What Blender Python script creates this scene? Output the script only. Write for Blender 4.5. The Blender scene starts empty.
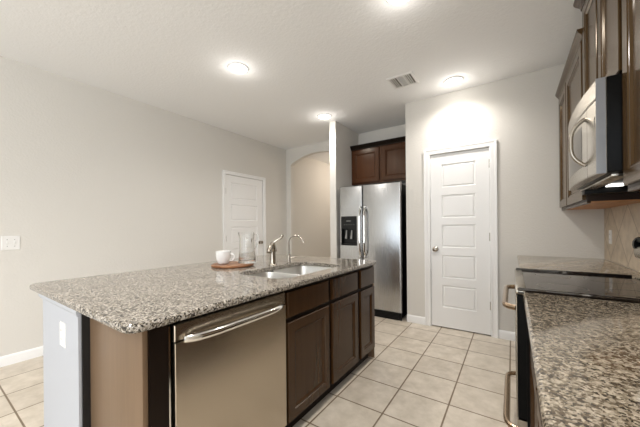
import bpy, bmesh, math, random
from mathutils import Vector, Matrix

C = bpy.context.scene.collection
scene = bpy.context.scene
PI = math.pi

# ------------------------------------------------------------------ camera
CAM = Vector((0.0, 0.0, 1.2068))
cam_d = bpy.data.cameras.new('camera')
cam = bpy.data.objects.new('camera', cam_d)
C.objects.link(cam)
cam_d.sensor_width = 36.0
cam_d.lens = 282.3756 / 640.0 * 36.0
cam_d.shift_y = 12.944 / 640.0
cam_d.clip_start = 0.02
cam.matrix_world = (Matrix.Translation(CAM) @ Matrix.Rotation(math.radians(34.246), 4, 'Z')
                    @ Matrix.Rotation(PI / 2, 4, 'X') @ Matrix.Rotation(math.radians(-0.535), 4, 'Z'))
scene.camera = cam

# ------------------------------------------------------------------ world and daylight
vs = scene.view_settings
scene.display_settings.display_device = 'sRGB'
vs.view_transform = 'Standard'
vs.look = 'None'
vs.gamma = 1.0
vs.use_curve_mapping = False
vs.exposure = 0.60

w = bpy.data.worlds.new('world')
scene.world = w
w.use_nodes = True
bg = w.node_tree.nodes['Background']
bg.inputs[0].default_value = (0.80, 0.90, 1.0, 1)
bg.inputs[1].default_value = 1.0


def area_light(name, loc, direction, sx, sy, power, col):
    d = bpy.data.lights.new(name, 'AREA')
    d.shape = 'RECTANGLE'
    d.size = sx
    d.size_y = sy
    d.energy = power
    d.color = col
    o = bpy.data.objects.new(name, d)
    C.objects.link(o)
    o.location = loc
    o.rotation_euler = Vector(direction).to_track_quat('-Z', 'Z').to_euler()
    return o


R_ = 0.695                     # plane of the right-hand wall
# daylight from the unseen rear windows, and a fill added on the right
area_light('unseen_daylight', (-2.35, -4.22, 1.35), (0, 1, 0), 2.3, 2.0, 16, (0.87, 0.94, 1.0))
area_light('unseen_daylight', (-0.15, -4.22, 1.45), (0, 1, 0), 1.2, 1.7, 8, (0.87, 0.94, 1.0))
area_light('unseen_daylight', (R_ - .04, -2.45, 1.45), (-1, 0, 0), 2.3, 2.1, 62, (0.97, 0.985, 1.0))  # added unseen fill from the side to light the left wall

CAN_POWER = 12
CAN_COLOR = (1.0, 0.955, 0.90)


def downlight(name, kind, watts, loc, parent=None, spread=160):
    d = bpy.data.lights.new(name, kind)
    d.energy = watts
    d.color = CAN_COLOR
    d.shadow_soft_size = 0.06
    if kind == 'SPOT':
        d.spot_size = math.radians(spread)
        d.spot_blend = 1.0
    o = bpy.data.objects.new(name, d)
    C.objects.link(o)
    o.parent = parent
    o.location = loc
    return o


# unseen ceiling spots added behind the picture to even out the light
for q in ((-2.16, .30), (-.60, .30), (-2.16, -1.15), (-.60, -1.15), (-2.16, -2.7), (-.60, -2.7)):
    downlight('downlight', 'SPOT', CAN_POWER * 3.4, (q[0], q[1], 2.65), None, 118)


# ------------------------------------------------------------------ materials
def mat(name, color=(0.8, 0.8, 0.8), rough=0.5, metal=0.0, spec=0.5, **kw):
    m = bpy.data.materials.new(name)
    m.use_nodes = True
    b = m.node_tree.nodes['Principled BSDF']
    b.inputs['Base Color'].default_value = (*color, 1)
    b.inputs['Roughness'].default_value = rough
    b.inputs['Metallic'].default_value = metal
    b.inputs['Specular IOR Level'].default_value = spec
    for k, v in kw.items():
        b.inputs[k.replace('_', ' ')].default_value = v
    return m


def nd(m, t, **kw):
    n = m.node_tree.nodes.new(t)
    for k, v in kw.items():
        if hasattr(n, k):
            setattr(n, k, v)
        else:
            n.inputs[k.replace('_', ' ')].default_value = v
    return n


def lk(m, a, ao, b, bi):
    m.node_tree.links.new(a.outputs[ao], b.inputs[bi])


def bsdf(m):
    return m.node_tree.nodes['Principled BSDF']


def coords(m, scale=(1, 1, 1), loc=(0, 0, 0), rot=(0, 0, 0)):
    g = nd(m, 'ShaderNodeNewGeometry')
    mp = nd(m, 'ShaderNodeMapping')
    mp.inputs['Scale'].default_value = scale
    mp.inputs['Location'].default_value = loc
    mp.inputs['Rotation'].default_value = rot
    lk(m, g, 'Position', mp, 'Vector')
    return mp


def ramp(m, stops, interp='LINEAR'):
    r = nd(m, 'ShaderNodeValToRGB')
    cr = r.color_ramp
    cr.interpolation = interp
    while len(cr.elements) < len(stops):
        cr.elements.new(0.5)
    for e, (p, c) in zip(cr.elements, stops):
        e.position = p
        e.color = (*c, 1)
    return r


def bump_noise(m, scale, strength, dist=0.002, detail=3.0, sc=(1, 1, 1)):
    mp = coords(m, sc)
    n = nd(m, 'ShaderNodeTexNoise')
    n.inputs['Scale'].default_value = scale
    n.inputs['Detail'].default_value = detail
    b = nd(m, 'ShaderNodeBump')
    b.inputs['Strength'].default_value = strength
    b.inputs['Distance'].default_value = dist
    lk(m, mp, 0, n, 'Vector')
    lk(m, n, 0, b, 'Height')
    lk(m, b, 0, bsdf(m), 'Normal')
    return m


M = {}
M['wall'] = bump_noise(mat('wall_paint', (0.70, 0.675, 0.63), 0.75, spec=0.25), 60, 0.35, 0.005)
M['ceiling'] = bump_noise(mat('ceiling_paint', (0.90, 0.90, 0.895), 0.85, spec=0.2), 48, 0.5, 0.006)
M['knee'] = bump_noise(mat('knee_wall_daylight_tone', (0.47, 0.485, 0.52), 0.6, spec=0.3), 60, 0.12, 0.003)  # cool daylight put into the paint colour, toned down
M['white'] = mat('white_trim_paint', (0.88, 0.875, 0.865), 0.35)
M['plastic'] = mat('white_plastic', (0.83, 0.82, 0.80), 0.3)
M['slot'] = mat('dark_slot', (0.05, 0.05, 0.05), 0.5)
M['black'] = mat('black_enamel', (0.003, 0.003, 0.003), 0.35, spec=0.12)
M['blackplastic'] = mat('black_plastic', (0.006, 0.006, 0.006), 0.35, spec=0.3)
M['glass_black'] = mat('black_glass', (0.012, 0.009, 0.008), 0.04, spec=0.5, Specular_Tint=(1.0, 0.90, 0.76, 1))
M['nickel'] = mat('satin_nickel', (0.38, 0.34, 0.29), 0.22, 1.0)
M['steel_tinted'] = mat('steel_reflection_tint', (0.40, 0.30, 0.21), 0.25, 1.0)  # copper tint stands in for the floor reflected in the handles
M['chrome'] = mat('polished_chrome', (0.80, 0.79, 0.77), 0.1, 1.0)
M['ceramic'] = mat('white_ceramic', (0.86, 0.855, 0.84), 0.12)
M['dark'] = mat('shadow_gap_black', (0.006, 0.005, 0.005), 0.6)
M['ring'] = mat('burner_print', (0.22, 0.20, 0.18), 0.25)
M['screen'] = mat('display_glass', (0.01, 0.012, 0.012), 0.1)
M['grey_print'] = mat('grey_print', (0.30, 0.30, 0.29), 0.4)
M['mw_side'] = mat('microwave_trim_grey', (0.34, 0.35, 0.37), 0.35, 0.5)
M['void'] = mat('vent_shade', (0.13, 0.115, 0.09), 0.9)

# glass
g = bpy.data.materials.new('clear_glass')
g.use_nodes = True
b = g.node_tree.nodes['Principled BSDF']
b.inputs['Base Color'].default_value = (0.95, 0.955, 0.95, 1)
b.inputs['Roughness'].default_value = 0.0
b.inputs['IOR'].default_value = 1.45
b.inputs['Transmission Weight'].default_value = 1.0
M['glass'] = g

# light lens
def emissive(name, col, strength):
    m = bpy.data.materials.new(name)
    m.use_nodes = True
    b = m.node_tree.nodes['Principled BSDF']
    b.inputs['Base Color'].default_value = (0.9, 0.9, 0.88, 1)
    b.inputs['Emission Color'].default_value = (*col, 1)
    b.inputs['Emission Strength'].default_value = strength
    return m


M['lens'] = emissive('downlight_lens', (1.0, 0.95, 0.88), 6.0)
M['hood_lens'] = emissive('hood_lamp_lens', (1.0, 0.97, 0.92), 2.2)


def steel(name, col, rough, stretch, amount=0.03):
    """Brushed stainless steel: fine grain along one axis."""
    m = mat(name, col, rough, 1.0)
    mp = coords(m, stretch)
    n = nd(m, 'ShaderNodeTexNoise')
    n.inputs['Scale'].default_value = 1.0
    n.inputs['Detail'].default_value = 4.0
    lk(m, mp, 0, n, 'Vector')
    mr = nd(m, 'ShaderNodeMapRange')
    mr.inputs['To Min'].default_value = rough - amount * 0.5
    mr.inputs['To Max'].default_value = rough + amount * 0.5
    lk(m, n, 0, mr, 'Value')
    lk(m, mr, 0, bsdf(m), 'Roughness')
    return m


M['steel'] = steel('stainless_steel_fridge', (0.50, 0.505, 0.51), 0.27, (300, 300, 4))
M['steel_dw'] = steel('dishwasher_steel_warm_reflection', (0.54, 0.475, 0.39), 0.26, (300, 300, 4))  # warm tint stands in for the reflected floor and cabinets
M['steel_mw'] = steel('stainless_steel_microwave', (0.42, 0.385, 0.33), 0.25, (300, 4, 300))
M['steel_sink'] = steel('stainless_steel_sink', (0.70, 0.69, 0.665), 0.38, (40, 300, 300))


def wood(name, dark, light, rough, axis='z', spec=0.35):
    m = mat(name, light, rough, spec=spec, Specular_Tint=(1.0, 0.93, 0.82, 1))
    sc = {'z': (26, 26, 1.6), 'y': (26, 1.6, 26), 'x': (1.6, 26, 26)}[axis]
    mp = coords(m, sc)
    n = nd(m, 'ShaderNodeTexNoise')
    n.inputs['Scale'].default_value = 1.0
    n.inputs['Detail'].default_value = 5.0
    n.inputs['Distortion'].default_value = 0.6
    lk(m, mp, 0, n, 'Vector')
    r = ramp(m, [(0.25, dark), (0.75, light)])
    lk(m, n, 0, r, 0)
    lk(m, r, 0, bsdf(m), 'Base Color')
    return m


M['wood'] = wood('espresso_wood', (0.040, 0.018, 0.0065), (0.054, 0.0245, 0.009), 0.25)
M['wood_upper'] = wood('espresso_wood_glossy', (0.058, 0.032, 0.012), (0.078, 0.044, 0.018), 0.18, 'z', 0.42)
bsdf(M['wood_upper']).inputs['Specular Tint'].default_value = (1.0, 0.87, 0.68, 1)  # warm tint and yellower wood stand in for beige reflections
M['wood_frame'] = wood('espresso_face_frame', (0.016, 0.007, 0.004), (0.024, 0.010, 0.006), 0.4)
M['wood_red'] = wood('cherry_brown_wood', (0.052, 0.019, 0.008), (0.070, 0.026, 0.010), 0.22)
M['wood_panel'] = wood('cabinet_end_panel_wood', (0.155, 0.098, 0.058), (0.195, 0.128, 0.078), 0.38)
M['wood_dark'] = wood('dark_face_frame', (0.006, 0.003, 0.002), (0.010, 0.005, 0.003), 0.45, 'z', 0.2)
M['wood_under'] = wood('underside_bounce_tint', (0.45, 0.20, 0.08), (0.55, 0.27, 0.115), 0.5, 'y')  # orange bounced light put into the wood colour
M['board'] = wood('acacia_board', (0.16, 0.06, 0.025), (0.36, 0.17, 0.08), 0.35, 'y')


def granite(name, cell, cloud_scale, cloud, tone, dark=((0.018, 0.016, 0.015), (0.06, 0.048, 0.038))):
    """Polished granite: crystals of black, grey, tan and cream with softer clouds between them."""
    m = mat(name, tone, 0.08, spec=0.5)
    mp = coords(m)
    wn = nd(m, 'ShaderNodeTexNoise')
    wn.inputs['Scale'].default_value = cell * .8
    wn.inputs['Detail'].default_value = 3
    lk(m, mp, 0, wn, 'Vector')
    ma = nd(m, 'ShaderNodeMixRGB', blend_type='LINEAR_LIGHT')
    ma.inputs['Fac'].default_value = 1.1 / cell
    lk(m, mp, 0, ma, 'Color1')
    lk(m, wn, 'Color', ma, 'Color2')
    v = nd(m, 'ShaderNodeTexVoronoi')
    v.inputs['Scale'].default_value = cell
    lk(m, ma, 0, v, 'Vector')
    sep = nd(m, 'ShaderNodeSeparateColor')
    lk(m, v, 'Color', sep, 0)
    n2 = nd(m, 'ShaderNodeTexNoise')
    n2.inputs['Scale'].default_value = cloud_scale
    n2.inputs['Detail'].default_value = 5
    n2.inputs['Roughness'].default_value = 0.6
    lk(m, ma, 0, n2, 'Vector')
    # the clouds shift how many crystals are dark
    mr = nd(m, 'ShaderNodeMapRange')
    mr.inputs['From Min'].default_value = 0.3
    mr.inputs['From Max'].default_value = 0.7
    mr.inputs['To Min'].default_value = -cloud
    mr.inputs['To Max'].default_value = cloud
    lk(m, n2, 0, mr, 'Value')
    ad = nd(m, 'ShaderNodeMath', operation='ADD')
    lk(m, sep, 0, ad, 0)
    lk(m, mr, 0, ad, 1)
    t = tone
    r = ramp(m, [(0.0, dark[0]), (0.13, dark[1]), (0.25, (t[0] * .36, t[1] * .33, t[2] * .29)),
                 (0.42, (t[0] * .68, t[1] * .66, t[2] * .61)), (0.62, t), (0.88, tuple(min(1, x * 1.35) for x in t))], 'CONSTANT')
    lk(m, ad, 0, r, 0)
    lk(m, r, 0, bsdf(m), 'Base Color')
    return m


M['granite'] = granite('speckled_granite', 185, 70, .13, (0.39, 0.355, 0.31), ((0.008, 0.008, 0.008), (0.03, 0.026, 0.022)))
M['granite_r'] = granite('speckled_granite_bold', 175, 48, .30, (0.40, 0.345, 0.27), ((0.06, 0.045, 0.030), (0.12, 0.09, 0.06)))


def tile_floor():
    m = mat('ceramic_floor_tile', (0.6, 0.5, 0.4), 0.32, spec=0.5)
    mp = coords(m, (1, 1, 1), (0.362, -2.051, 0))
    bt = nd(m, 'ShaderNodeTexBrick')
    bt.offset = 0.0
    bt.squash = 1.0
    bt.inputs['Scale'].default_value = 1.0
    bt.inputs['Brick Width'].default_value = 0.3375
    bt.inputs['Row Height'].default_value = 0.3295
    bt.inputs['Mortar Size'].default_value = 0.0055
    bt.inputs['Mortar Smooth'].default_value = 0.15
    bt.inputs['Bias'].default_value = 0.0
    bt.inputs['Color1'].default_value = (0.60, 0.535, 0.45, 1)
    bt.inputs['Color2'].default_value = (0.65, 0.585, 0.495, 1)
    bt.inputs['Mortar'].default_value = (0.20, 0.145, 0.09, 1)
    lk(m, mp, 0, bt, 'Vector')
    n = nd(m, 'ShaderNodeTexNoise')
    n.inputs['Scale'].default_value = 9
    n.inputs['Detail'].default_value = 7
    n.inputs['Roughness'].default_value = 0.62
    lk(m, mp, 0, n, 'Vector')
    r = ramp(m, [(0.30, (0.76, 0.74, 0.70)), (0.65, (1.08, 1.08, 1.08))])
    lk(m, n, 0, r, 0)
    mx = nd(m, 'ShaderNodeMixRGB', blend_type='MULTIPLY')
    mx.inputs['Fac'].default_value = 0.8
    lk(m, bt, 'Color', mx, 'Color1')
    lk(m, r, 0, mx, 'Color2')
    lk(m, mx, 0, bsdf(m), 'Base Color')
    bp = nd(m, 'ShaderNodeBump')
    bp.invert = True
    bp.inputs['Strength'].default_value = 0.4
    bp.inputs['Distance'].default_value = 0.003
    lk(m, bt, 'Fac', bp, 'Height')
    lk(m, bp, 0, bsdf(m), 'Normal')
    return m


M['tile'] = tile_floor()


def backsplash_mat():
    """Travertine tiles laid on the diagonal, in the plane of the right-hand wall."""
    m = mat('diagonal_travertine', (0.5, 0.4, 0.3), 0.4)
    g = nd(m, 'ShaderNodeNewGeometry')
    sp = nd(m, 'ShaderNodeSeparateXYZ')
    lk(m, g, 'Position', sp, 0)
    cb = nd(m, 'ShaderNodeCombineXYZ')
    lk(m, sp, 'Y', cb, 'X')
    lk(m, sp, 'Z', cb, 'Y')
    mp = nd(m, 'ShaderNodeMapping')
    mp.inputs['Rotation'].default_value = (0, 0, PI / 4)
    mp.inputs['Location'].default_value = (-1.421, -3.019, 0)
    lk(m, cb, 0, mp, 'Vector')
    bt = nd(m, 'ShaderNodeTexBrick')
    bt.offset = 0.0
    bt.inputs['Scale'].default_value = 1.0
    bt.inputs['Brick Width'].default_value = 0.306
    bt.inputs['Row Height'].default_value = 0.306
    bt.inputs['Mortar Size'].default_value = 0.004
    bt.inputs['Color1'].default_value = (0.56, 0.46, 0.34, 1)
    bt.inputs['Color2'].default_value = (0.62, 0.52, 0.40, 1)
    bt.inputs['Mortar'].default_value = (0.30, 0.22, 0.15, 1)
    lk(m, mp, 0, bt, 'Vector')
    n = nd(m, 'ShaderNodeTexNoise')
    n.inputs['Scale'].default_value = 14
    n.inputs['Detail'].default_value = 6
    lk(m, g, 'Position', n, 'Vector')
    r = ramp(m, [(0.3, (0.75, 0.73, 0.7)), (0.65, (1.08, 1.08, 1.08))])
    lk(m, n, 0, r, 0)
    mx = nd(m, 'ShaderNodeMixRGB', blend_type='MULTIPLY')
    mx.inputs['Fac'].default_value = 0.8
    lk(m, bt, 'Color', mx, 'Color1')
    lk(m, r, 0, mx, 'Color2')
    lk(m, mx, 0, bsdf(m), 'Base Color')
    return m


M['splash'] = backsplash_mat()


# ------------------------------------------------------------------ mesh helpers (world coordinates)
def new():
    return bmesh.new()


def build(name, bm, m, parent=None, sharp=24):
    off = parent_loc(parent) if parent else Vector((0, 0, 0))
    if off.length:
        bmesh.ops.translate(bm, verts=bm.verts, vec=-off)
    bmesh.ops.recalc_face_normals(bm, faces=bm.faces)
    me = bpy.data.meshes.new(name)
    bm.to_mesh(me)
    bm.free()
    for p in me.polygons:
        p.use_smooth = True
    me.set_sharp_from_angle(angle=math.radians(sharp))
    me.materials.append(m)
    o = bpy.data.objects.new(name, me)
    C.objects.link(o)
    if parent:
        o.parent = parent
    return o


def parent_loc(p):
    v = Vector((0, 0, 0))
    while p:
        v = v + p.location
        p = p.parent
    return v


def thing(name, label, cat, loc=(0, 0, 0), group=None):
    o = bpy.data.objects.new(name, None)
    o.empty_display_size = 0.05
    C.objects.link(o)
    o.location = loc
    return tag(o, label, cat, group)


def tag(o, label, cat, group=None):
    o['label'] = label
    o['category'] = cat
    if group:
        o['group'] = group
    return o


def struct(name, bm, m, parent=None, sharp=20):
    o = build(name, bm, m, parent, sharp)
    if not parent:
        o['kind'] = 'structure'
    return o


def lab(o, label):
    o['label'] = label
    return o


def box(bm, x0, x1, y0, y1, z0, z1, bev=0.0, seg=2):
    vs_ = [bm.verts.new((x, y, z)) for x in (x0, x1) for y in (y0, y1) for z in (z0, z1)]
    idx = [(0, 1, 3, 2), (4, 6, 7, 5), (0, 4, 5, 1), (2, 3, 7, 6), (0, 2, 6, 4), (1, 5, 7, 3)]
    fs = [bm.faces.new([vs_[i] for i in f]) for f in idx]
    if bev:
        es = list({e for f in fs for e in f.edges})
        bmesh.ops.bevel(bm, geom=es, offset=bev, segments=seg, profile=0.5, affect='EDGES')
    return bm


def loft(bm, loops, closed=True, cap0=True, cap1=True):
    rows = [[bm.verts.new(p) for p in l] for l in loops]
    n = len(rows[0])
    for a, b_ in zip(rows, rows[1:]):
        for i in range(n if closed else n - 1):
            j = (i + 1) % n
            bm.faces.new((a[i], a[j], b_[j], b_[i]))
    if cap0:
        bm.faces.new(rows[0][::-1])
    if cap1:
        bm.faces.new(rows[-1])
    return rows


def tube(bm, pts, r, n=12):
    pts = [Vector(p) for p in pts]
    rs = r if isinstance(r, (list, tuple)) else [r] * len(pts)
    loops = []
    prev = None
    for i, p in enumerate(pts):
        d = (pts[min(i + 1, len(pts) - 1)] - pts[max(i - 1, 0)]).normalized()
        if prev is None:
            u = d.orthogonal().normalized()
        else:
            u = (prev - d * prev.dot(d)).normalized()
        prev = u
        v = d.cross(u)
        loops.append([p + (u * math.cos(2 * PI * k / n) + v * math.sin(2 * PI * k / n)) * rs[i] for k in range(n)])
    loft(bm, loops)
    return bm


def lathe(bm, cx, cy, prof, n=32, axis='z', cz=0.0):
    loops = []
    for r, h in prof:
        l = []
        for k in range(n):
            a = 2 * PI * k / n
            c, s = r * math.cos(a), r * math.sin(a)
            if axis == 'z':
                l.append((cx + c, cy + s, cz + h))
            elif axis == 'y':
                l.append((cx + c, cy + h, cz + s))
            else:
                l.append((cx + h, cy + c, cz + s))
        loops.append(l)
    loft(bm, loops)
    return bm


def smooth_path(pts, n=8):
    """Catmull-Rom through the points."""
    P = [Vector(p) for p in pts]
    P = [P[0] * 2 - P[1]] + P + [P[-1] * 2 - P[-2]]
    out = []
    for i in range(1, len(P) - 2):
        p0, p1, p2, p3 = P[i - 1:i + 3]
        for k in range(n):
            t = k / n
            out.append(0.5 * ((2 * p1) + (p2 - p0) * t + (2 * p0 - 5 * p1 + 4 * p2 - p3) * t * t
                              + (3 * p1 - p0 - 3 * p2 + p3) * t ** 3))
    out.append(P[-2])
    return out


class Frame:
    """A vertical face: a runs along it, b is height, n points out of it."""
    def __init__(s, O, A, N):
        s.O, s.A, s.N = Vector(O), Vector(A), Vector(N)

    def p(s, a, b_, n):
        return s.O + s.A * a + Vector((0, 0, b_)) + s.N * n


def rings(bm, fr, rs, cap0=True, cap1=True):
    """Loft of rectangles (a0, b0, a1, b1, n)."""
    loft(bm, [[fr.p(a0, b0, n), fr.p(a1, b0, n), fr.p(a1, b1, n), fr.p(a0, b1, n)] for a0, b0, a1, b1, n in rs],
         True, cap0, cap1)
    return bm


def inset(r, d):
    return (r[0] + d, r[1] + d, r[2] - d, r[3] - d)


def panel_door(bm, fr, r, stile=0.055, t=0.019):
    rings(bm, fr, [(*r, 0), (*r, t - .003), (*inset(r, .003), t), (*inset(r, stile), t), (*inset(r, stile + .003), t - .005),
                   (*inset(r, stile + .008), t - .0035), (*inset(r, stile + .012), t - .004), (*inset(r, stile + .020), t - .012)])
    return bm


def slab_front(bm, fr, r, t=0.019):
    rings(bm, fr, [(*r, 0), (*r, t - .005), (*inset(r, .006), t)])
    return bm


def sweep(bm, path, prof, closed_profile=True):
    """Profile of (outward offset, z) along a plan path with mitred corners; outward is to the right of travel."""
    pts = [Vector((p[0], p[1])) for p in path]
    loops = []
    for i, p in enumerate(pts):
        dirs = []
        if i > 0:
            dirs.append((p - pts[i - 1]).normalized())
        if i < len(pts) - 1:
            dirs.append((pts[i + 1] - p).normalized())
        ns = [Vector((d.y, -d.x)) for d in dirs]
        n = sum(ns, Vector((0, 0)))
        n = n / n.length
        k = 1 / max(0.2, n.dot(ns[0]))
        loops.append([(p.x + n.x * o * k, p.y + n.y * o * k, z) for o, z in prof])
    loft(bm, loops, closed_profile)
    return bm


def rrect(x0, y0, x1, y1, r, n=6):
    out = []
    for cx, cy, a0 in ((x1 - r, y0 + r, -PI / 2), (x1 - r, y1 - r, 0), (x0 + r, y1 - r, PI / 2), (x0 + r, y0 + r, PI)):
        for k in range(n + 1):
            a = a0 + PI / 2 * k / n
            out.append((cx + r * math.cos(a), cy + r * math.sin(a)))
    return out


def counter(bm, x0, y0, x1, y1, z0, z1, r, hole=None, hr=0.08):
    e = .009
    def ring(ins, z, R=(x0, y0, x1, y1), rad=r):
        return [(x, y, z) for x, y in rrect(R[0] + ins, R[1] + ins, R[2] - ins, R[3] - ins, max(.001, rad - ins))]
    rows = loft(bm, [ring(.006, z0), ring(.001, z0 + .004), ring(0, z0 + e), ring(0, z1 - e), ring(.003, z1 - .003), ring(.009, z1)],
                True, hole is None, hole is None)
    if hole:
        hx0, hy0, hx1, hy1 = hole
        top = loft(bm, [ring(0, z0, hole, hr), ring(0, z1 - .003, hole, hr), ring(-.003, z1, hole, hr)], True, False, False)
        for a, h in ((rows[-1], top[-1]), (rows[0], top[0])):
            es = []
            for l in (a, h):
                for i in range(len(l)):
                    es.append(bm.edges.get((l[i], l[(i + 1) % len(l)])))
            bmesh.ops.triangle_fill(bm, use_beauty=True, use_dissolve=False, edges=es)
    return bm


# ------------------------------------------------------------------ room dimensions
L = -3.722                     # left wall
PW = 3.556                     # pantry wall
AW = 4.285                     # arch wall
CZ = 2.74
RX0, RX1 = -2.213, -2.109      # short partition beside the fridge
RY = 3.52
ALC = 4.262                    # back of the fridge alcove
REAR = -4.3

# ------------------------------------------------------------------ the setting
struct('floor', box(new(), L - .15, R_ + .15, REAR - .15, 8.0, -.06, 0), M['tile'])
struct('ceiling', box(new(), L - .15, R_ + .15, REAR - .15, 8.0, CZ, CZ + .06), M['ceiling'])

# left wall with the opening for the closed white door
D2 = (2.835, 3.640, 2.045)
bm = new()
box(bm, L - .13, L, REAR, D2[0], 0, CZ)
box(bm, L - .13, L, D2[1], 8.0, 0, CZ)
box(bm, L - .13, L, D2[0], D2[1], D2[2], CZ)
box(bm, L - .13, L - .10, D2[0], D2[1], 0, D2[2])
struct('wall_left', bm, M['wall'])

# pantry wall with its opening, and the pantry side of the alcove
D1 = (-.812, -.198, 2.048)
bm = new()
box(bm, -1.103, D1[0], PW, PW + .12, 0, CZ)
box(bm, D1[1], R_ + .12, PW, PW + .12, 0, CZ)
box(bm, D1[0], D1[1], PW, PW + .12, D1[2], CZ)
box(bm, D1[0], D1[1], PW + .10, PW + .12, 0, D1[2])
box(bm, -1.103, -.99, PW + .12, ALC + .12, 0, CZ)
struct('wall_front', bm, M['wall'])

bm = new()
box(bm, RX0, RX1, RY, ALC + .12, 0, CZ)
struct('wall_partition', bm, M['wall'])
struct('wall_alcove', box(new(), RX1, -1.103, ALC, ALC + .12, 0, CZ), M['wall'])

# arch wall
bm = new()
xc, hw, zs, zt = -2.98, .625, 2.425, 2.583
TH = .09
pts = []
rad = (hw * hw + (zt - zs) ** 2) / (2 * (zt - zs))
n = 28
for k in range(n + 1):
    x = xc - hw + 2 * hw * k / n
    pts.append((x, zt - rad + math.sqrt(rad * rad - (x - xc) ** 2)))
box(bm, L, xc - hw, AW, AW + TH, 0, CZ)
box(bm, xc + hw, RX0, AW, AW + TH, 0, CZ)
front = [[(x, y, z) for x, z in pts] for y in (AW, AW + TH)]
topl = [[(x, y, CZ) for x, z in pts] for y in (AW, AW + TH)]
vv = [[bm.verts.new(p) for p in l] for l in (front[0], topl[0], topl[1], front[1])]
for a, b_ in zip(vv, vv[1:] + vv[:1]):
    for i in range(len(pts) - 1):
        bm.faces.new((a[i], a[i + 1], b_[i + 1], b_[i]))
struct('wall_arch', bm, M['wall'])
# hallway beyond the arch
struct('wall_hall', box(new(), L, RX0 + .6, 7.4, 7.5, 0, CZ), M['wall'])
hl = bpy.data.lights.new('hall_fill', 'POINT')  # added unseen warm light that brightens the hall
hl.energy = 13
hl.color = (1.0, 0.86, 0.72)
hl.shadow_soft_size = 0.12
ho = bpy.data.objects.new('hall_fill', hl)
C.objects.link(ho)
ho.location = (-2.75, 5.9, 2.45)
struct('wall_hall_side', box(new(), -2.213, -2.109, ALC + .12, 7.4, 0, CZ), M['wall'])

bm = new()                      # right wall, with an opening added for the side fill light
box(bm, R_, R_ + .12, REAR, -3.6, 0, CZ)
box(bm, R_, R_ + .12, -3.6, -1.3, 0, .4)
box(bm, R_, R_ + .12, -3.6, -1.3, 2.5, CZ)
box(bm, R_, R_ + .12, -1.3, PW, 0, CZ)
struct('wall_right', bm, M['wall'])
bm = new()                      # rear wall with two tall windows
for x0, x1, z0, z1 in ((L, -3.5, 0, CZ), (-3.5, -1.2, 0, .35), (-3.5, -1.2, 2.35, CZ), (-1.2, -.75, 0, CZ),
                       (-.75, .45, 0, .6), (-.75, .45, 2.3, CZ), (.45, R_, 0, CZ)):
    box(bm, x0, x1, REAR - .12, REAR, z0, z1)
struct('wall_rear', bm, M['wall'])

# baseboards
BP = [(0, 0), (.014, 0), (.014, .070), (.010, .082), (.004, .090), (0, .090)]
struct('baseboard_left', sweep(new(), [(L, D2[1] + .056), (L, AW)][::-1], [(-o, z) for o, z in BP][::-1]), M['white'])
struct('baseboard_left.001', sweep(new(), [(L, REAR), (L, D2[0] - .056)], BP), M['white'])
struct('baseboard_front', sweep(new(), [(D1[0] - .07, PW), (-1.103, PW)], [(-o, z) for o, z in BP]), M['white'])
struct('baseboard_front.001', sweep(new(), [(.055, PW), (D1[1] + .07, PW)], [(-o, z) for o, z in BP]), M['white'])
for nm in ('baseboard_left', 'baseboard_front'):
    pass

# door casings (moulded)
def casing(name, fr, a0, a1, top, wd):
    prof = [(0, 0), (0, .010), (wd * .12, .016), (wd * .30, .013), (wd * .55, .014), (wd * .78, .020), (wd, .020), (wd, 0)]
    bm = new()
    loops = []
    for sgn, a, zz in ((-1, a0, 0), (-1, a0, top), (1, a1, top), (1, a1, 0)):
        loops.append([fr.p(a + sgn * d, zz + (d if zz else 0), n) for d, n in prof])
    loft(bm, loops)
    # jamb lining inside the opening
    for a, sg in ((a0, -1), (a1, 1)):
        rings(bm, fr, [(min(a, a + sg * .0), 0, a + .001, top, 0), (min(a, a + sg * .0), 0, a + .001, top, -.1)])
    return struct(name, bm, M['white'])


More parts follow.
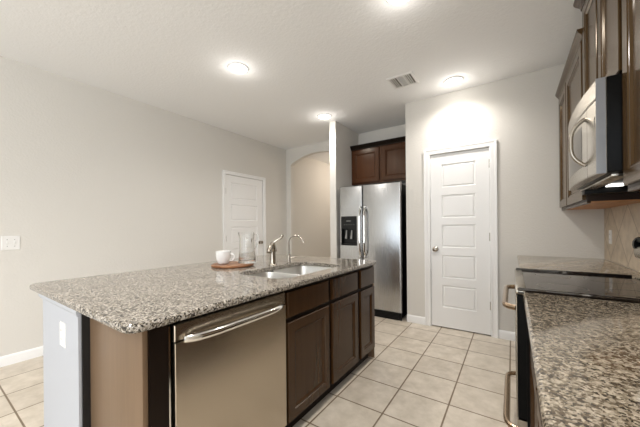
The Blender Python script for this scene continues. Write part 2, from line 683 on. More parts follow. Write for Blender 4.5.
def room_door(name, fr, a0, a1, z0, z1, pan_a, pans, hinge_a, knob_a, knob_z, hinge_z, rec):
    root = bpy.data.objects.new(name, None)
    root['kind'] = 'structure'
    C.objects.link(root)
    root.location = fr.p((a0 + a1) / 2, 0, -rec)
    bm = new()
    n0 = -rec
    # flat field between the panels
    def quad(x0, y0, x1, y1):
        bm.faces.new([bm.verts.new(fr.p(*q)) for q in ((x0, y0, n0), (x1, y0, n0), (x1, y1, n0), (x0, y1, n0))])
    quad(a0, z0, pan_a[0], z1)
    quad(pan_a[1], z0, a1, z1)
    zz = [z0] + [v for p_ in sorted(pans) for v in p_] + [z1]
    for k in range(0, len(zz), 2):
        quad(pan_a[0], zz[k], pan_a[1], zz[k + 1])
    for lo, hi in pans:
        r = (pan_a[0], lo, pan_a[1], hi)
        rings(bm, fr, [(*r, n0), (*inset(r, .006), n0 - .009), (*inset(r, .014), n0 - .010), (*inset(r, .026), n0 - .003)], False, True)
    rr = (a0, z0, a1, z1)
    rings(bm, fr, [(*rr, n0), (*rr, n0 - .035)], False, True)
    bmesh.ops.remove_doubles(bm, verts=bm.verts, dist=.0002)
    build('slab', bm, M['white'], root, 8)
    # knob
    bm = new()
    s = fr.N
    ax = 'y' if abs(s.y) > .5 else 'x'
    kp = fr.p(knob_a, knob_z, n0)
    sg = s.y if ax == 'y' else s.x
    prof = [(.001, 0), (.031, 0), (.031, .004), (.026, .009), (.013, .011), (.011, .030), (.018, .036), (.026, .044), (.028, .054), (.024, .063), (.012, .068), (.001, .069)]
    lathe(bm, kp.x, kp.y, [(r_, h * sg) for r_, h in prof], 24, ax, kp.z)
    build('knob', bm, M['nickel'], root)
    for hz in hinge_z:
        bm = new()
        p_ = fr.p(hinge_a, hz, .004)
        tube(bm, [(p_.x, p_.y, hz - .045), (p_.x, p_.y, hz + .045)], .006, 10)
        build('hinge', bm, M['nickel'], root)
    return root


F1 = Frame((0, PW, 0), (1, 0, 0), (0, -1, 0))
casing('trim_1', F1, D1[0], D1[1], D1[2], .068)
room_door('door_1', F1, D1[0] + .003, D1[1] - .003, .012, D1[2] - .004, (-.686, -.333),
          [(.244, .504), (.590, .857), (.947, 1.213), (1.295, 1.561), (1.653, 1.922)], D1[1] - .001, -.757, .924, (1.87, 1.076, .331), .004)
bm = box(new(), D1[0], D1[1], PW + .03, PW + .09, 0.0, 0.011)  # black strip in place of the shade under the pantry door
struct('door_gap_shade', bm, M['dark'])
F2 = Frame((L, 0, 0), (0, 1, 0), (1, 0, 0))
casing('trim_2', F2, D2[0], D2[1], D2[2], .055)
room_door('door_2', F2, D2[0] + .003, D2[1] - .003, .012, D2[2] - .004, (2.94, 3.503),
          [(.244, .504), (.590, .857), (.947, 1.213), (1.317, 1.575), (1.662, 1.932)], D2[0] + .001, 3.557, .934, (1.78, 1.03, .30), .004)

# backsplash of diagonal tiles on the right-hand wall
struct('wall_backsplash', box(new(), R_ - .008, R_ - .0005, -1.0, PW - .001, .891, 1.40), M['splash'])

# ------------------------------------------------------------------ ceiling fixtures
lights = [(-2.168, 1.812, 'bright recessed ceiling light over the open floor behind the island'),
          (-.503, 3.285, 'bright recessed ceiling light above the white pantry door'),
          (-2.147, 3.290, 'bright recessed ceiling light against the end of the fridge partition'),
          (-.600, 1.845, 'recessed ceiling light over the aisle, cut by the top of the picture')]
for lx, ly, lb in lights:
    t = thing('recessed_light', lb, 'ceiling light', (lx, ly, CZ), 'recessed ceiling lights')
    bm = new()
    prof = [(.082, -.004), (.082, -.010), (.088, -.012), (.098, -.006), (.100, 0), (.082, 0)]
    loops = [[(lx + r * math.cos(2 * PI * k / 40), ly + r * math.sin(2 * PI * k / 40), CZ + h) for k in range(40)] for r, h in prof]
    rows = loft(bm, loops, True, False, False)
    build('trim_ring', bm, M['white'], t)
    bm = new()
    lathe(bm, lx, ly, [(.0815, -.001), (.0815, -.008), (.07, -.014), (.04, -.018), (.001, -.019)], 40, 'z', CZ)
    build('lens', bm, M['lens'], t)
    downlight('downlight', 'SPOT', CAN_POWER * 2.5, (0, 0, -.085), t)
    downlight('halo_fill', 'POINT', CAN_POWER * .07, (0, 0, -.10), t)  # extra point light added for the halo around the lens

vx, vy, vh = -.942, 2.968, .134
t = thing('ceiling_vent', 'square white louvred air vent in the ceiling', 'vent', (vx, vy, CZ))
fr_bm = new()
V0, V1 = vh, vh - .026
loops = [[(vx + s_ * a, vy + q * a, z) for s_, q in ((-1, -1), (1, -1), (1, 1), (-1, 1))] for a, z in
         ((V0, CZ), (V0, CZ - .004), (V0 - .006, CZ - .010), (V1, CZ - .010), (V1, CZ - .001))]
loft(fr_bm, loops, True, False, False)
for sx in (-.034, .034):
    box(fr_bm, vx + sx - .005, vx + sx + .005, vy - V1, vy + V1, CZ - .009, CZ - .001)
build('frame', fr_bm, M['plastic'], t)
build('shade_plate', box(new(), vx - V1, vx + V1, vy - V1, vy + V1, CZ - .0015, CZ), M['void'], t)  # dark plate coloured for the shade behind the louvres
for x0, x1, along in ((-V1, -.039, 'x'), (-.029, .029, 'y'), (.039, V1, 'x')):
    bm = new()
    k = -V1 + .010 if along == 'y' else x0 + .010
    while k < (V1 - .006 if along == 'y' else x1 - .004):
        if along == 'x':
            box(bm, vx + k - .003, vx + k + .003, vy - V1, vy + V1, CZ - .010, CZ - .002)
        else:
            box(bm, vx + x0, vx + x1, vy + k - .0015, vy + k + .0015, CZ - .008, CZ - .002)
        k += .0185
    build('louvre', bm, M['plastic'], t)

# ------------------------------------------------------------------ wall plates
def plate(bm, fr, a0, a1, b0, b1, t=.006):
    rings(bm, fr, [(a0, b0, a1, b1, .0002), (a0, b0, a1, b1, t - .003), (*inset((a0, b0, a1, b1), .004), t)])
    return bm


t = thing('light_switch', 'white double switch plate on the plain wall behind the island', 'light switch', (L, .533, 1.085))
build('cover_plate', plate(new(), F2, .474, .592, 1.022, 1.148), M['plastic'], t)
for a in (.510, .556):
    bm = new()
    rings(bm, F2, [(a - .0055, 1.073, a + .0055, 1.097, .0055), (a - .0045, 1.078, a + .0045, 1.095, .016)])
    lab(build('toggle', bm, M['plastic'], t), 'switch toggle')
for a in (.510, .556):
    for z in (1.055, 1.115):
        bm = new()
        rings(bm, F2, [(a - .003, z - .003, a + .003, z + .003, .005), (a - .003, z - .003, a + .003, z + .003, .0068)])
        build('screw', bm, M['grey_print'], t)


KW = .425                       # end of the island's white knee wall
FK = Frame((0, KW, 0), (1, 0, 0), (0, -1, 0))
FB = Frame((R_ - .008, 0, 0), (0, -1, 0), (-1, 0, 0))


def duplex(name, label, fr, a, z, m=None):
    o = fr.p(a, z, 0)
    t = thing(name, label, 'outlet', o)
    build('cover_plate', plate(new(), fr, a - .036, a + .036, z - .058, z + .058), M['plastic'], t)
    for dz in (-.021, .021):
        bm = new()
        c_ = [(a + .0165 * math.cos(2 * PI * k / 20), max(-.013, min(.013, .0165 * math.sin(2 * PI * k / 20)))) for k in range(20)]
        loft(bm, [[fr.p(x, z + dz + q, n) for x, q in c_] for n in (.0055, .0085)])
        s_ = build('socket', bm, M['plastic'], t)
        bm = new()
        for q in (-.006, .006):
            rings(bm, fr, [(a + q - .0012, z + dz - .003, a + q + .0012, z + dz + .006, .008), (a + q - .0012, z + dz - .003, a + q + .0012, z + dz + .006, .0089)])
        build('slots', bm, M['slot'], s_)
    return t


duplex('electrical_outlet', 'white outlet plate on the end of the island knee wall', FK, -1.786, .700)
duplex('electrical_outlet', 'white outlet plate on the diagonal tile backsplash', FB, -3.352, 1.095)

# ------------------------------------------------------------------ island
GZ0, GZ1 = .862, .892
bm = new()
plan = [(-2.143, KW), (-1.548, KW), (-1.548, 1.175), (-1.606, 1.175), (-1.606, 2.100), (-1.548, 2.100), (-1.548, 2.385), (-2.143, 2.385)]
loft(bm, [[(x, y, z) for x, y in plan] for z in (0, GZ0 - .001)])
struct('wall_island', bm, M['knee'])
bm = new()                      # cap moulding and corner trim on the knee wall's end
rings(bm, FK, [(-2.148, .825, -1.546, GZ0 - .002, 0), (-2.148, .830, -1.546, GZ0 - .002, .010), (-2.148, .842, -1.546, GZ0 - .002, .016)])
rings(bm, FK, [(-1.582, 0, -1.546, .825, 0), (-1.582, 0, -1.546, .825, .009)])
struct('trim_4', bm, M['knee'])

SK = (-1.575, 1.262, -1.135, 2.010)
bm = counter(new(), -2.311, .395, -1.012, 2.415, GZ0, GZ1, .048, SK, .105)
tag(build('island_countertop', bm, M['granite']), 'speckled grey granite top on the island, cut out for the sink', 'countertop')

# sink: two undermount bowls
t = thing('kitchen_sink', 'stainless steel double bowl sink set into the island top', 'sink', ((SK[0] + SK[2]) / 2, (SK[1] + SK[3]) / 2, GZ0))


def bowl(bm, x0, y0, x1, y1, depth, r):
    def ring(ins, z, rad):
        return [(x, y, z) for x, y in rrect(x0 + ins, y0 + ins, x1 - ins, y1 - ins, rad)]
    loft(bm, [ring(-.006, GZ0 - .001, r), ring(0, GZ0 - .004, r), ring(.006, GZ0 - .03, r), ring(.014, GZ0 - depth + .03, r),
              ring(.024, GZ0 - depth + .008, r - .005), ring(.05, GZ0 - depth, r - .015)], True, False, True)
    return bm


ym = 1.60
for y0, y1 in ((SK[1] + .004, ym - .012), (ym + .012, SK[3] - .004)):
    b_ = build('bowl', bowl(new(), SK[0] - .002, y0, SK[2] + .002, y1, .17, .075), M['steel_sink'], t)
    bm = new()
    lathe(bm, (SK[0] + SK[2]) / 2, (y0 + y1) / 2, [(.001, .002), (.030, .002), (.034, .005), (.045, .004), (.046, .0005), (.001, .0005)], 24, 'z', GZ0 - .17)
    build('drain', bm, M['chrome'], b_)
bm = new()
box(bm, SK[0] + .03, SK[2] - .03, ym - .012, ym + .012, GZ0 - .035, GZ0 - .006, .006)
build('divider', bm, M['steel_sink'], t)

# main faucet
fx, fy = -1.635, 1.705
t = thing('kitchen_faucet', 'short satin nickel faucet with tilted lever, behind the sink', 'faucet', (fx, fy, GZ1))
bm = new()
lathe(bm, fx, fy, [(.001, 0), (.034, 0), (.034, .006), (.029, .012), (.0265, .02), (.025, .05), (.0235, .09), (.0245, .115), (.001, .115)], 28, 'z', GZ1)
build('body', bm, M['nickel'], t)
bm = new()
lathe(bm, fx, fy, [(.001, .112), (.033, .112), (.034, .120), (.030, .140), (.023, .168), (.015, .188), (.001, .192)], 28, 'z', GZ1)
build('cap', bm, M['nickel'], t)
bm = new()
tube(bm, smooth_path([(fx, fy, GZ1 + .150), (fx + .020, fy - .045, GZ1 + .152), (fx + .034, fy - .070, GZ1 + .134), (fx + .040, fy - .082, GZ1 + .112)], 5),
     [.017] * 5 + [.018] * 5 + [.020] * 5 + [.021], 18)
build('spout', bm, M['nickel'], t)
bm = new()
pp = smooth_path([(fx, fy, GZ1 + .180), (fx + .022, fy + .016, GZ1 + .200), (fx + .050, fy + .035, GZ1 + .220), (fx + .068, fy + .048, GZ1 + .250)], 5)
tube(bm, pp, [.012, .012, .012, .012, .0115, .011, .0105, .0105, .0105, .0105, .011, .011, .012, .0125, .0125, .010], 14)
build('lever', bm, M['nickel'], t)

# filtered water tap
gx, gy = -1.597, 1.866
t = thing('water_filter_tap', 'slim gooseneck tap with thin curved spout beside the faucet', 'faucet', (gx, gy, GZ1))
bm = new()
lathe(bm, gx, gy, [(.001, 0), (.021, 0), (.021, .004), (.014, .008), (.0125, .012), (.0125, .072), (.010, .080), (.001, .080)], 24, 'z', GZ1)
build('base', bm, M['nickel'], t)
bm = new()
arc = [(gx, gy, GZ1 + .075), (gx, gy, GZ1 + .165)]
for k in range(0, 13):
    a = PI - (PI - .35) * k / 12
    arc.append((gx + .060 + .060 * math.cos(a), gy + .02 * (1 + math.cos(a)), GZ1 + .178 + .060 * math.sin(a)))
arc.append((gx + .128, gy + .042, GZ1 + .178))
tube(bm, arc, .0055, 14)
build('spout', bm, M['nickel'], t)
bm = new()
tube(bm, [(gx, gy, GZ1 + .048), (gx + .022, gy + .015, GZ1 + .048), (gx + .046, gy + .032, GZ1 + .052)], [.007, .006, .005], 10)
build('lever', bm, M['nickel'], t)

# round board, mug and pitcher
bx_, by_ = -1.885, 1.502
bm = new()
lathe(bm, bx_, by_, [(.001, .0005), (.160, .0005), (.166, .006), (.167, .014), (.163, .019), (.001, .020)], 56, 'z', GZ1)
tag(build('serving_board', bm, M['board']), 'round brown wooden board under the mug and pitcher', 'board')
BZ = GZ1 + .0205
cx_, cy_ = -1.940, 1.452
t = thing('mug', 'plain white ceramic mug on the round wooden board', 'mug', (cx_, cy_, BZ))
bm = new()
lathe(bm, cx_, cy_, [(.001, 0), (.034, 0), (.042, .006), (.053, .030), (.058, .060), (.0585, .100), (.0575, .102), (.055, .100),
                     (.0535, .060), (.048, .030), (.036, .012), (.001, .010)], 40, 'z', BZ)
build('cup', bm, M['ceramic'], t)
bm = new()
hx, hy = .826, .563
tube(bm, smooth_path([(cx_ + hx * .055, cy_ + hy * .055, BZ + .078), (cx_ + hx * .082, cy_ + hy * .082, BZ + .074), (cx_ + hx * .090, cy_ + hy * .090, BZ + .050),
                      (cx_ + hx * .074, cy_ + hy * .074, BZ + .028), (cx_ + hx * .050, cy_ + hy * .050, BZ + .026)], 6), .006, 12)
build('handle', bm, M['ceramic'], t)

jx, jy = -1.815, 1.590
t = thing('glass_pitcher', 'tall clear glass pitcher standing on the round board', 'pitcher', (jx, jy, BZ))
bm = new()
prof = [(.001, 0), (.068, 0), (.0705, .005), (.069, .030), (.062, .120), (.058, .200), (.060, .248), (.0615, .252), (.0575, .252),
        (.0535, .200), (.0575, .120), (.0640, .034), (.060, .020), (.001, .018)]
loops = []
for r, h in prof:
    l = []
    for k in range(48):
        a = 2 * PI * k / 48
        rr = r
        if h > .19:                       # pouring lip
            d = math.cos(a - math.radians(214))
            rr = r + max(0, d) ** 6 * .012 * (h - .19) / .06
        l.append((jx + rr * math.cos(a), jy + rr * math.sin(a), BZ + h))
    loops.append(l)
loft(bm, loops)
build('jug', bm, M['glass'], t)
bm = new()
def hp(o, z):
    return (jx + hx * o, jy + hy * o, BZ + z)
tube(bm, smooth_path([hp(.060, .235), hp(.078, .242), hp(.090, .222), hp(.086, .170), hp(.072, .125), hp(.063, .112)], 6), .0065, 12)
build('handle', bm, M['glass'], t)

# end panel and filler of the island cabinets
FX = -1.062                     # carcass / face frame plane
t = thing('cabinet_end_panel', 'tan brown wooden end panel closing the island cabinets', 'cabinet panel', (-1.30, .46, 0))
bm = new()
box(bm, -1.539, -1.052, .455, .473, 0, GZ0 - .002, .001)
build('side_panel', bm, M['wood_panel'], t)
bm = new()
box(bm, FX - .02, -1.045, .474, .540, 0, GZ0 - .002)
lab(build('filler_strip', bm, M['wood_dark'], t), 'dark brown filler strip beside the dishwasher')
bm = new()
box(bm, -1.5465, -1.5395, .428, .475, 0, GZ0 - .002)  # black strip stands in for the thin shadow in the gap
lab(build('gap_shade_strip', bm, M['dark'], t), 'black strip for the shade in the gap by the knee wall')

# dishwasher
DY0, DY1 = .562, 1.182
t = thing('dishwasher', 'stainless steel dishwasher with bar handle in the island', 'dishwasher', (-1.3, .872, 0))
bm = new()
box(bm, -1.53, -1.085, DY0 - .012, DY1 + .005, .02, GZ0 - .008)
build('tub', bm, M['black'], t)
bm = new()
box(bm, -1.075, -1.046, DY0 - .020, DY0 - .014, .02, GZ0 - .02)
lab(build('side_strip', bm, M['chrome'], t), 'thin metal edge strip')
FD = Frame((-1.075, 0, 0), (0, 1, 0), (1, 0, 0))
bm = new()
r = (DY0, .11, DY1, .775)
rings(bm, FD, [(*r, -.01), (*r, .034), (*inset(r, .002), .037)])
lab(build('door', bm, M['steel_dw'], t), 'brushed steel door panel')
bm = new()
r = (DY0, .779, DY1, .842)
rings(bm, FD, [(*r, -.01), (*r, .030), (*inset(r, .003), .033)])
lab(build('control_strip', bm, M['steel_dw'], t), 'darker steel strip along the top edge')
bm = new()
hz = .784
path = []
for k in range(25):
    s_ = k / 24
    yy = DY0 + .038 + (DY1 - DY0 - .085) * s_
    path.append((-1.040 + .012 + .030 * (1 - abs(2 * s_ - 1) ** 5), yy, hz))
path[0] = (-1.036, path[0][1], hz)
path[-1] = (-1.036, path[-1][1], hz)
tube(bm, path, .0165, 16)
lab(build('handle', bm, M['chrome'], t), 'curved steel bar handle')
bm = new()
box(bm, -1.115, -1.10, DY0, DY1, .0, .105)
build('kick_plate', bm, M['black'], t)

# island base cabinets
FC = Frame((FX, 0, 0), (0, 1, 0), (1, 0, 0))


def carcass(bm, y0, y1, x0, x1, toe_x, z1, sgn=1):
    box(bm, min(x0, x1), max(x0, x1), y0, y1, .098, z1)
    box(bm, min(x0, toe_x), max(x0, toe_x), y0, y1, 0, .097)
    return bm


t = thing('sink_base_cabinet', 'dark brown island cabinet with two panel doors below the sink', 'cabinet', (-1.3, 1.64, 0))
# open-topped box under the bowls
build('back_panel', box(new(), -1.604, -1.592, 1.19, 2.096, .098, .855), M['wood_dark'], t)
build('face_frame', box(new(), FX - .018, FX, 1.19, 2.096, .098, GZ0 - .001), M['wood_dark'], t)
build('side', box(new(), -1.591, FX - .019, 1.19, 1.206, .098, GZ0 - .003), M['wood_dark'], t)
build('side', box(new(), -1.591, FX - .019, 2.08, 2.096, .098, GZ0 - .003), M['wood_dark'], t)
build('bottom', box(new(), -1.591, FX - .019, 1.207, 2.079, .098, .115), M['wood_dark'], t)
build('toe_kick', box(new(), -1.12, -1.105, 1.19, 2.096, 0, .097), M['wood_dark'], t)
for a0, a1 in ((1.206, 1.637), (1.680, 2.075)):
    build('door', panel_door(new(), FC, (a0, .100, a1, .664)), M['wood'], t, 10)
    build('drawer_front', slab_front(new(), FC, (a0, .690, a1, .836)), M['wood'], t)

t = thing('narrow_base_cabinet', 'narrow dark brown cabinet with one drawer at the far end of island', 'cabinet', (-1.3, 2.25, 0))
bm = new()
box(bm, -1.53, FX, 2.098, 2.408, .098, GZ0 - .001)
build('carcass', bm, M['wood_dark'], t)
build('toe_kick', box(new(), -1.52, -1.105, 2.098, 2.385, 0, .097), M['wood_dark'], t)
lab(build('end_panel', box(new(), -1.545, -1.052, 2.4085, 2.413, 0, GZ0 - .002), M['wood_panel'], t), 'lighter brown end panel')
build('door', panel_door(new(), FC, (2.126, .100, 2.406, .660)), M['wood'], t, 10)
build('drawer', slab_front(new(), FC, (2.126, .684, 2.406, .836)), M['wood'], t)

# ------------------------------------------------------------------ refrigerator and the cabinet over it
FXL, FXR, FXM, FY = -2.047, -1.158, -1.683, 3.500
t = thing('refrigerator', 'stainless side by side refrigerator in the wall alcove', 'refrigerator', (-1.6, 3.85, 0))
bm = new()
box(bm, FXL + .008, FXR - .012, FY + .062, 4.20, .025, 1.745, .004)
build('body', bm, M['black'], t)
FF = Frame((0, FY + .06, 0), (1, 0, 0), (0, -1, 0))
NI = (-2.018, .936, -1.768, 1.346)


def fridge_door(bm, r, hole=None):
    rs = [(*r, 0), (*r, .040), (*inset(r, .003), .050), (*inset(r, .009), .057), (*inset(r, .018), .060)]
    if hole:
        rs += [(*hole, .060), (*hole, .010)]
    rings(bm, FF, rs)
    return bm


fd = build('freezer_door', fridge_door(new(), (FXL, .098, FXM - .003, 1.765), NI), M['steel'], t)
rd = build('refrigerator_door', fridge_door(new(), (FXM + .003, .098, FXR, 1.765)), M['steel'], t)
bm = new()
ni = (NI[0] + .016, NI[1] + .022, NI[2] - .016, 1.165)
o_ = (NI[0] + .001, NI[1] + .001, NI[2] - .001, NI[3] - .001)
rings(bm, FF, [(*o_, .012), (*o_, .060), (*inset(o_, .004), .065), (*ni, .065), (*ni, .018)])
lab(build('dispenser', bm, M['blackplastic'], fd), 'black water and ice dispenser')
for k in range(6):
    bm = new()
    a0 = -1.965 + k * .036
    q = (a0, 1.225, a0 + .014, 1.229) if k < 5 else (-1.93, 1.275, -1.862, 1.284)
    rings(bm, FF, [(*q, .0645), (*q, .0658)])
    build('dispenser_mark', bm, M['grey_print'], fd)
for a in (-1.945, -1.862):
    bm = new()
    p0 = FF.p(a, 1.15, .03)
    tube(bm, [p0, FF.p(a, 1.09, .038), FF.p(a, 1.03, .050)], [.011, .014, .017], 10)
    lab(build('dispenser_paddle', bm, M['grey_print'], fd), 'grey dispenser paddle')
for a, par in ((FXM - .026, fd), (FXM + .042, rd)):
    bm = new()
    pts = []
    for k in range(21):
        s_ = k / 20
        z = .800 + (1.455 - .800) * s_
        pts.append(FF.p(a, z, .062 + .047 * (1 - abs(2 * s_ - 1) ** 7)))
    tube(bm, pts, .0125, 14)
    for z in (1.462, .793):
        c0 = FF.p(a, z, .056)
        lathe(bm, c0.x, c0.y, [(.001, 0), (.017, 0), (.018, -.010), (.016, -.030), (.011, -.040), (.001, -.042)], 18, 'y', z)
    lab(build('handle', bm, M['chrome'], par), 'vertical steel bar handle')
bm = new()
box(bm, FXL + .01, FXR - .012, FY + .030, FY + .061, .0, .090)
for k in range(4):
    box(bm, FXL + .04, FXR - .04, FY + .024, FY + .031, .018 + k * .018, .026 + k * .018)
build('toe_grille', bm, M['blackplastic'], t)
for a in (FXL + .04, FXR - .09):
    build('hinge_cover', box(new(), a, a + .05, FY + .061, FY + .13, 1.746, 1.775, .004), M['blackplastic'], t)

t = thing('cabinet_over_refrigerator', 'reddish brown two door cabinet above the refrigerator', 'cabinet', (-1.6, 4.1, 1.87))
CY = 4.010
FA = Frame((0, CY, 0), (1, 0, 0), (0, -1, 0))
bm = new()
box(bm, RX1 + .001, -1.104, CY, ALC - .001, 1.855, 2.43)
build('carcass', bm, M['wood_red'], t)
for a0, a1 in ((-2.094, -1.640), (-1.600, -1.125)):
    build('door', panel_door(new(), FA, (a0, 1.880, a1, 2.388), .058), M['wood_red'], t, 10)
CROWN = [(0, 0), (.020, 0), (.022, .012), (.030, .022), (.044, .036), (.054, .050), (.056, .060), (0, .060)]
bm = sweep(new(), [(RX1 + .002, CY), (-1.105, CY)], [(o, 2.405 + z) for o, z in CROWN])
build('crown_moulding', bm, M['wood_dark'], t)

# ------------------------------------------------------------------ right-hand run: range, counters, cabinets
RZ0, RZ1 = .861, .891
RGY0, RGY1 = 1.640, 2.392
CF = .039
bm = counter(new(), CF, RGY1 + .006, R_ - .009, PW - .001, RZ0, RZ1, .006)
tag(build('granite_countertop', bm, M['granite_r']), 'short granite counter between the range and the pantry wall', 'countertop')
bm = counter(new(), CF, -.75, R_ - .009, RGY0 - .006, RZ0, RZ1, .006)
tag(build('granite_countertop', bm, M['granite_r']), 'long mottled brown granite counter before the range', 'countertop')

FR = Frame((.080, 0, 0), (0, -1, 0), (-1, 0, 0))      # a = -y


def base_cab(y0, y1, label, name='base_cabinet'):
    t = thing(name, label, 'cabinet', (.4, (y0 + y1) / 2, 0))
    build('carcass', box(new(), .080, R_ - .010, y0 + .001, y1 - .001, .098, RZ0 - .001), M['wood'], t)
    build('toe_kick', box(new(), .150, R_ - .010, y0 + .001, y1 - .001, 0, .097), M['wood_dark'], t)
    ymid = (y0 + y1) / 2
    for a0, a1 in ((y0 + .02, ymid - .008), (ymid + .008, y1 - .02)):
        build('door', panel_door(new(), FR, (-a1, .115, -a0, .665)), M['wood'], t, 10)
    build('drawer', slab_front(new(), FR, (-(y1 - .02), .685, -(y0 + .02), .835)), M['wood'], t)
    return t


base_cab(RGY1 + .008, PW - .002, 'brown base cabinet under the short counter beyond the range')
base_cab(.72, RGY0 - .008, 'brown base cabinet under the long granite counter, next to the range')

# range
t = thing('kitchen_range', 'black glass top electric range with steel handles', 'stove', (.36, 2.016, 0))
bm = new()
box(bm, .052, R_ - .012, RGY0, RGY1, .03, .872)
for y in (RGY0 + .05, RGY1 - .05):
    for x in (.1, .62):
        lathe(bm, x, y, [(.001, 0), (.02, 0), (.02, .03), (.001, .03)], 12, 'z', 0)
build('body', bm, M['black'], t)
bm = new()
box(bm, .018, .575, RGY0 - .002, RGY1 + .002, .873, .890, .003)
box(bm, .018, .575, RGY0 - .002, RGY0 + .018, .889, .907, .005)
box(bm, .018, .575, RGY1 - .018, RGY1 + .002, .889, .907, .005)
lab(build('cooktop', bm, M['glass_black'], t), 'black cooktop frame')
bm = new()
box(bm, .052, .570, RGY0 + .014, RGY1 - .014, .8895, .8945)
gl = lab(build('glass_top', bm, M['glass_black'], t), 'shiny black glass hob')
bm = new()
box(bm, .010, .054, RGY0 - .001, RGY1 + .001, .876, .8975, .006)
lab(build('front_trim', bm, M['steel_mw'], t), 'steel trim along the front edge')
for x, y, r in ((.20, 1.83, .10), (.20, 2.21, .085), (.44, 1.83, .085), (.44, 2.20, .105)):
    bm = new()
    loops = [[(x + q * math.cos(2 * PI * k / 48), y + q * math.sin(2 * PI * k / 48), .8949) for k in range(48)] for q in (r, r - .004)]
    loft(bm, loops, True, False, False)
    build('burner_ring', bm, M['ring'], gl)
FO = Frame((.052, 0, 0), (0, -1, 0), (-1, 0, 0))
bm = new()
r = (-RGY1 + .003, .285, -RGY0 - .003, .868)
rings(bm, FO, [(*r, 0), (*r, .032), (*inset(r, .004), .036)])
od = build('oven_door', bm, M['black'], t)
bm = new()
r = (-RGY1 + .002, .286, -RGY0 - .002, .868)
wn = (-RGY1 + .11, .40, -RGY0 - .11, .70)
rings(bm, FO, [(*r, .0365), (*r, .0395), (*inset(r, .002), .041), (*wn, .041), (*wn, .038)])
lab(build('front_panel', bm, M['steel_mw'], od), 'stainless steel front sheet')
bm = new()
rings(bm, FO, [(*wn, .037), (*wn, .0385)])
build('window', bm, M['glass_black'], od)


def bar_handle(y0, y1, xf, xo, z, r):
    bm = new()
    pts = []
    for k in range(31):
        s_ = k / 30
        pts.append((xf + (xo - xf) * (1 - abs(2 * s_ - 1) ** 14), y0 + (y1 - y0) * s_, z))
    pts[0] = (xf + .004, y0, z)
    pts[-1] = (xf + .004, y1, z)
    tube(bm, pts, r, 14)
    return bm


lab(build('handle', bar_handle(RGY0 + .07, RGY1 - .10, .010, -.036, .792, .0140), M['steel_tinted'], od), 'steel bar handle of the oven door')
bm = new()
r = (-RGY1 + .003, .055, -RGY0 - .003, .276)
rings(bm, FO, [(*r, 0), (*r, .034), (*inset(r, .004), .038)])
dr = build('storage_drawer', bm, M['steel_mw'], t)
lab(build('handle', bar_handle(RGY0 + .02, RGY1 - .10, .013, -.034, .215, .0135), M['steel_tinted'], dr), 'steel bar handle of the drawer, reflected floor in its colour')
# back control console
bm = new()
box(bm, .635, R_ - .010, RGY0 + .002, RGY1 - .002, .873, 1.012)
bg_ = build('backguard', bm, M['black'], t)
prof = [(.600, 1.006), (.590, 1.012), (.584, 1.030), (.588, 1.072), (.594, 1.080), (.650, 1.080), (.676, 1.070), (.676, 1.006)]
bm = new()
loft(bm, [[(x, y, z) for x, z in prof] for y in (RGY0 + .004, RGY1 - .004)])
lab(build('control_panel', bm, M['steel_mw'], bg_), 'steel control panel')
prof2 = [(.582, 1.062), (.578, 1.082), (.580, 1.104), (.590, 1.122), (.604, 1.130), (.655, 1.128), (.680, 1.110), (.680, 1.062)]
for y0, y1 in ((RGY0 + .002, RGY0 + .030), (RGY1 - .030, RGY1 - .002)):
    bm = new()
    loft(bm, [[(x, y, z) for x, z in prof2] for y in (y0, y1)])
    lab(build('end_cap', bm, M['black'], bg_), 'black end cap of the console')
bm = new()
box(bm, .588, .676, RGY0 + .030, RGY1 - .030, 1.098, 1.126, .006)
lab(build('top_rail', bm, M['black'], bg_), 'black rail along the console top')
for y in (1.72, 1.80, 2.10, 2.18):
    bm = new()
    lathe(bm, .584, y, [(.001, .004), (.022, .004), (.021, -.012), (.017, -.024), (.001, -.025)], 20, 'x', 1.045)
    build('knob', bm, M['black'], bg_)
bm = new()
rings(bm, Frame((.584, 0, 0), (0, -1, 0), (-1, 0, 0)), [(-2.03, 1.022, -1.87, 1.066, -.01), (-2.03, 1.022, -1.87, 1.066, .004)])
build('display', bm, M['screen'], bg_)

# upper cabinets
UX = .394                       # carcass front; doors stand 19 mm proud
FU = Frame((UX, 0, 0), (0, -1, 0), (-1, 0, 0))
UY0, UY1 = 2.440, PW - .001


def upper(name, label, y0, y1, z0, z1, doors, under=True):
    t = thing(name, label, 'cabinet', (.55, (y0 + y1) / 2, z0))
    build('carcass', box(new(), UX, R_ - .009, y0, y1, z0 + .012, z1), M['wood_frame'], t)
    if under:
        bm = new()
        box(bm, UX + .004, R_ - .010, y0 + .004, y1 - .002, z0 + .004, z0 + .012)
        lab(build('bottom_panel', bm, M['wood_under'], t), 'cabinet underside with warm bounced light in its colour')
        build('light_rail', box(new(), UX, UX + .018, y0, y1, z0, z0 + .013), M['wood'], t)
    for a0, a1, b0, b1 in doors:
        build('door', panel_door(new(), FU, (-a1, b0, -a0, b1), .058), M['wood_upper'], t, 10)
    return t


t = upper('wall_cabinet', 'brown wall cabinet between the microwave and the pantry wall', UY0, UY1, 1.338, 2.42,
          [(UY0 + .025, 3.080, 1.362, 2.385), (3.110, UY1 - .03, 1.362, 2.385)])
bm = sweep(new(), [(UX, UY1), (UX, UY0 + .001)], [(o * .72, 2.400 + z) for o, z in CROWN])
build('crown_moulding', bm, M['wood_upper'], t)

t = upper('wall_cabinet', 'taller brown wall cabinet directly above the microwave', 1.672, UY0 - .001, 1.836, 2.585,
          [(2.068, UY0 - .024, 1.852, 2.56), (1.694, 2.034, 1.852, 2.56)], False)
bm = sweep(new(), [(R_ - .012, UY0), (UX, UY0), (UX, 1.673)], [(o * .9, 2.575 + z * 1.3) for o, z in CROWN])
build('crown_moulding', bm, M['wood'], t)

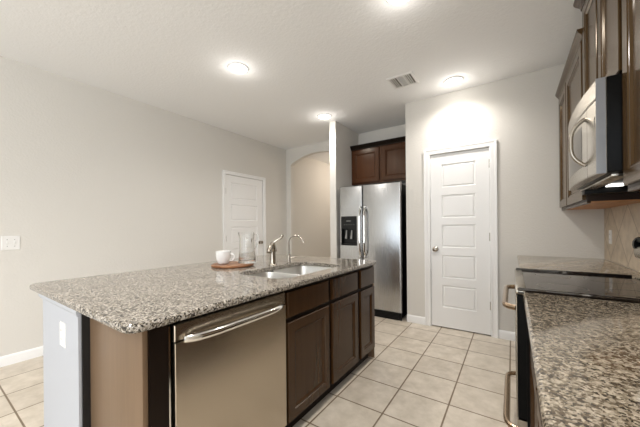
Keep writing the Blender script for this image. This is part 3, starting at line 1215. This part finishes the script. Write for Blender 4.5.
t = upper('wall_cabinet', 'brown wall cabinet on the near side of the microwave, cut by picture edge', .75, 1.671, 1.338, 2.46,
          [(1.225, 1.648, 1.362, 2.43), (.775, 1.195, 1.362, 2.43)])

# microwave
MY0, MY1, MZ0, MZ1 = 1.676, 2.418, 1.422, 1.832
t = thing('microwave', 'stainless steel microwave mounted over the range', 'microwave', (.5, 2.047, MZ0))
MXF = .335                      # back of the door
build('body', box(new(), MXF, R_ - .010, MY0, MY1, MZ0 + .004, MZ1, .003), M['black'], t)


def bowed(bm, y0, y1, z0, z1, x_in, bow, th, n=16):
    """A front sheet bowed outwards in plan about the middle of the appliance."""
    loops = []
    for k in range(n + 1):
        y = y0 + (y1 - y0) * k / n
        s_ = (y - (MY0 + MY1) / 2) / ((MY1 - MY0) / 2)
        x = x_in - th - bow * (1 - s_ * s_)
        loops.append([(x_in, y, z0), (x + .004, y, z0), (x, y, z0 + .004), (x, y, z1 - .004), (x + .004, y, z1), (x_in, y, z1)])
    loft(bm, loops)
    return bm


ZV = 1.745
lab(build('vent_panel', bowed(new(), MY0 + .001, MY1 - .001, ZV + .004, MZ1 - .001, MXF - .001, .020, .030), M['steel_mw'], t), 'steel strip above the door')
CPY = 1.800
cp = lab(build('control_panel', bowed(new(), MY0 + .001, CPY - .002, MZ0, ZV, MXF - .001, .020, .030), M['steel_mw'], t), 'steel control column')
md = lab(build('door', bowed(new(), CPY + .002, MY1 - .001, MZ0, ZV, MXF - .001, .020, .030), M['steel_mw'], t), 'bowed steel door')
bm = new()
loops = []
for k in range(13):
    y = 1.885 + (2.375 - 1.885) * k / 12
    s_ = (y - (MY0 + MY1) / 2) / ((MY1 - MY0) / 2)
    x = MXF - .0315 - .020 * (1 - s_ * s_)
    loops.append([(x, y, 1.486), (x, y, 1.690), (x + .004, y, 1.690), (x + .004, y, 1.486)])
loft(bm, loops)
lab(build('window', bm, M['glass_black'], md), 'dark glass door window')
bm = new()
for q in range(3):
    for k in range(4):
        pass
s_ = (1.735 - (MY0 + MY1) / 2) / ((MY1 - MY0) / 2)
xk = MXF - .0315 - .020 * (1 - s_ * s_)
box(bm, xk + .003, xk + .010, 1.700, 1.775, 1.63, 1.675)
build('display', bm, M['screen'], cp)
bm = new()
pts = []
for k in range(25):
    s_ = k / 24
    pts.append((.292 - .052 * (1 - abs(2 * s_ - 1) ** 3.2), 1.835, 1.487 + .222 * s_))
tube(bm, pts, .0088, 14)
lab(build('handle', bm, M['nickel'], md), 'curved chrome door handle')
bm = new()
box(bm, MXF - .034, MXF - .003, MY0, MY0 + .0009, MZ0, MZ1 - .001)
lab(build('edge_trim', bm, M['mw_side'], t), 'grey side edge of the front')
bm = new()
box(bm, MXF + .02, MXF + .075, MY0 + .04, MY1 - .03, MZ0 - .012, MZ0 + .006, .003)
lab(build('bottom_lip', bm, M['steel_mw'], t), 'steel lip under the front')
for y in (1.80, 2.24):
    bm = new()
    box(bm, MXF + .115, MXF + .185, y - .05, y + .05, MZ0 - .002, MZ0 + .005)
    lab(build('lamp_lens', bm, M['hood_lens'], t), 'white lamp lens on the underside')
bm = new()
box(bm, MXF + .03, R_ - .014, MY1 - .10, MY1 - .004, MZ0 - .034, MZ0 + .005, .004)
lab(build('duct_cover', bm, M['black'], t), 'black cover at the far end of the underside')
bm = new()
box(bm, MXF + .23, R_ - .014, MY0 + .02, MY1 - .02, MZ0 - .020, MZ0 + .005, .004)
lab(build('filter_housing', bm, M['black'], t), 'black filter housing on the underside')
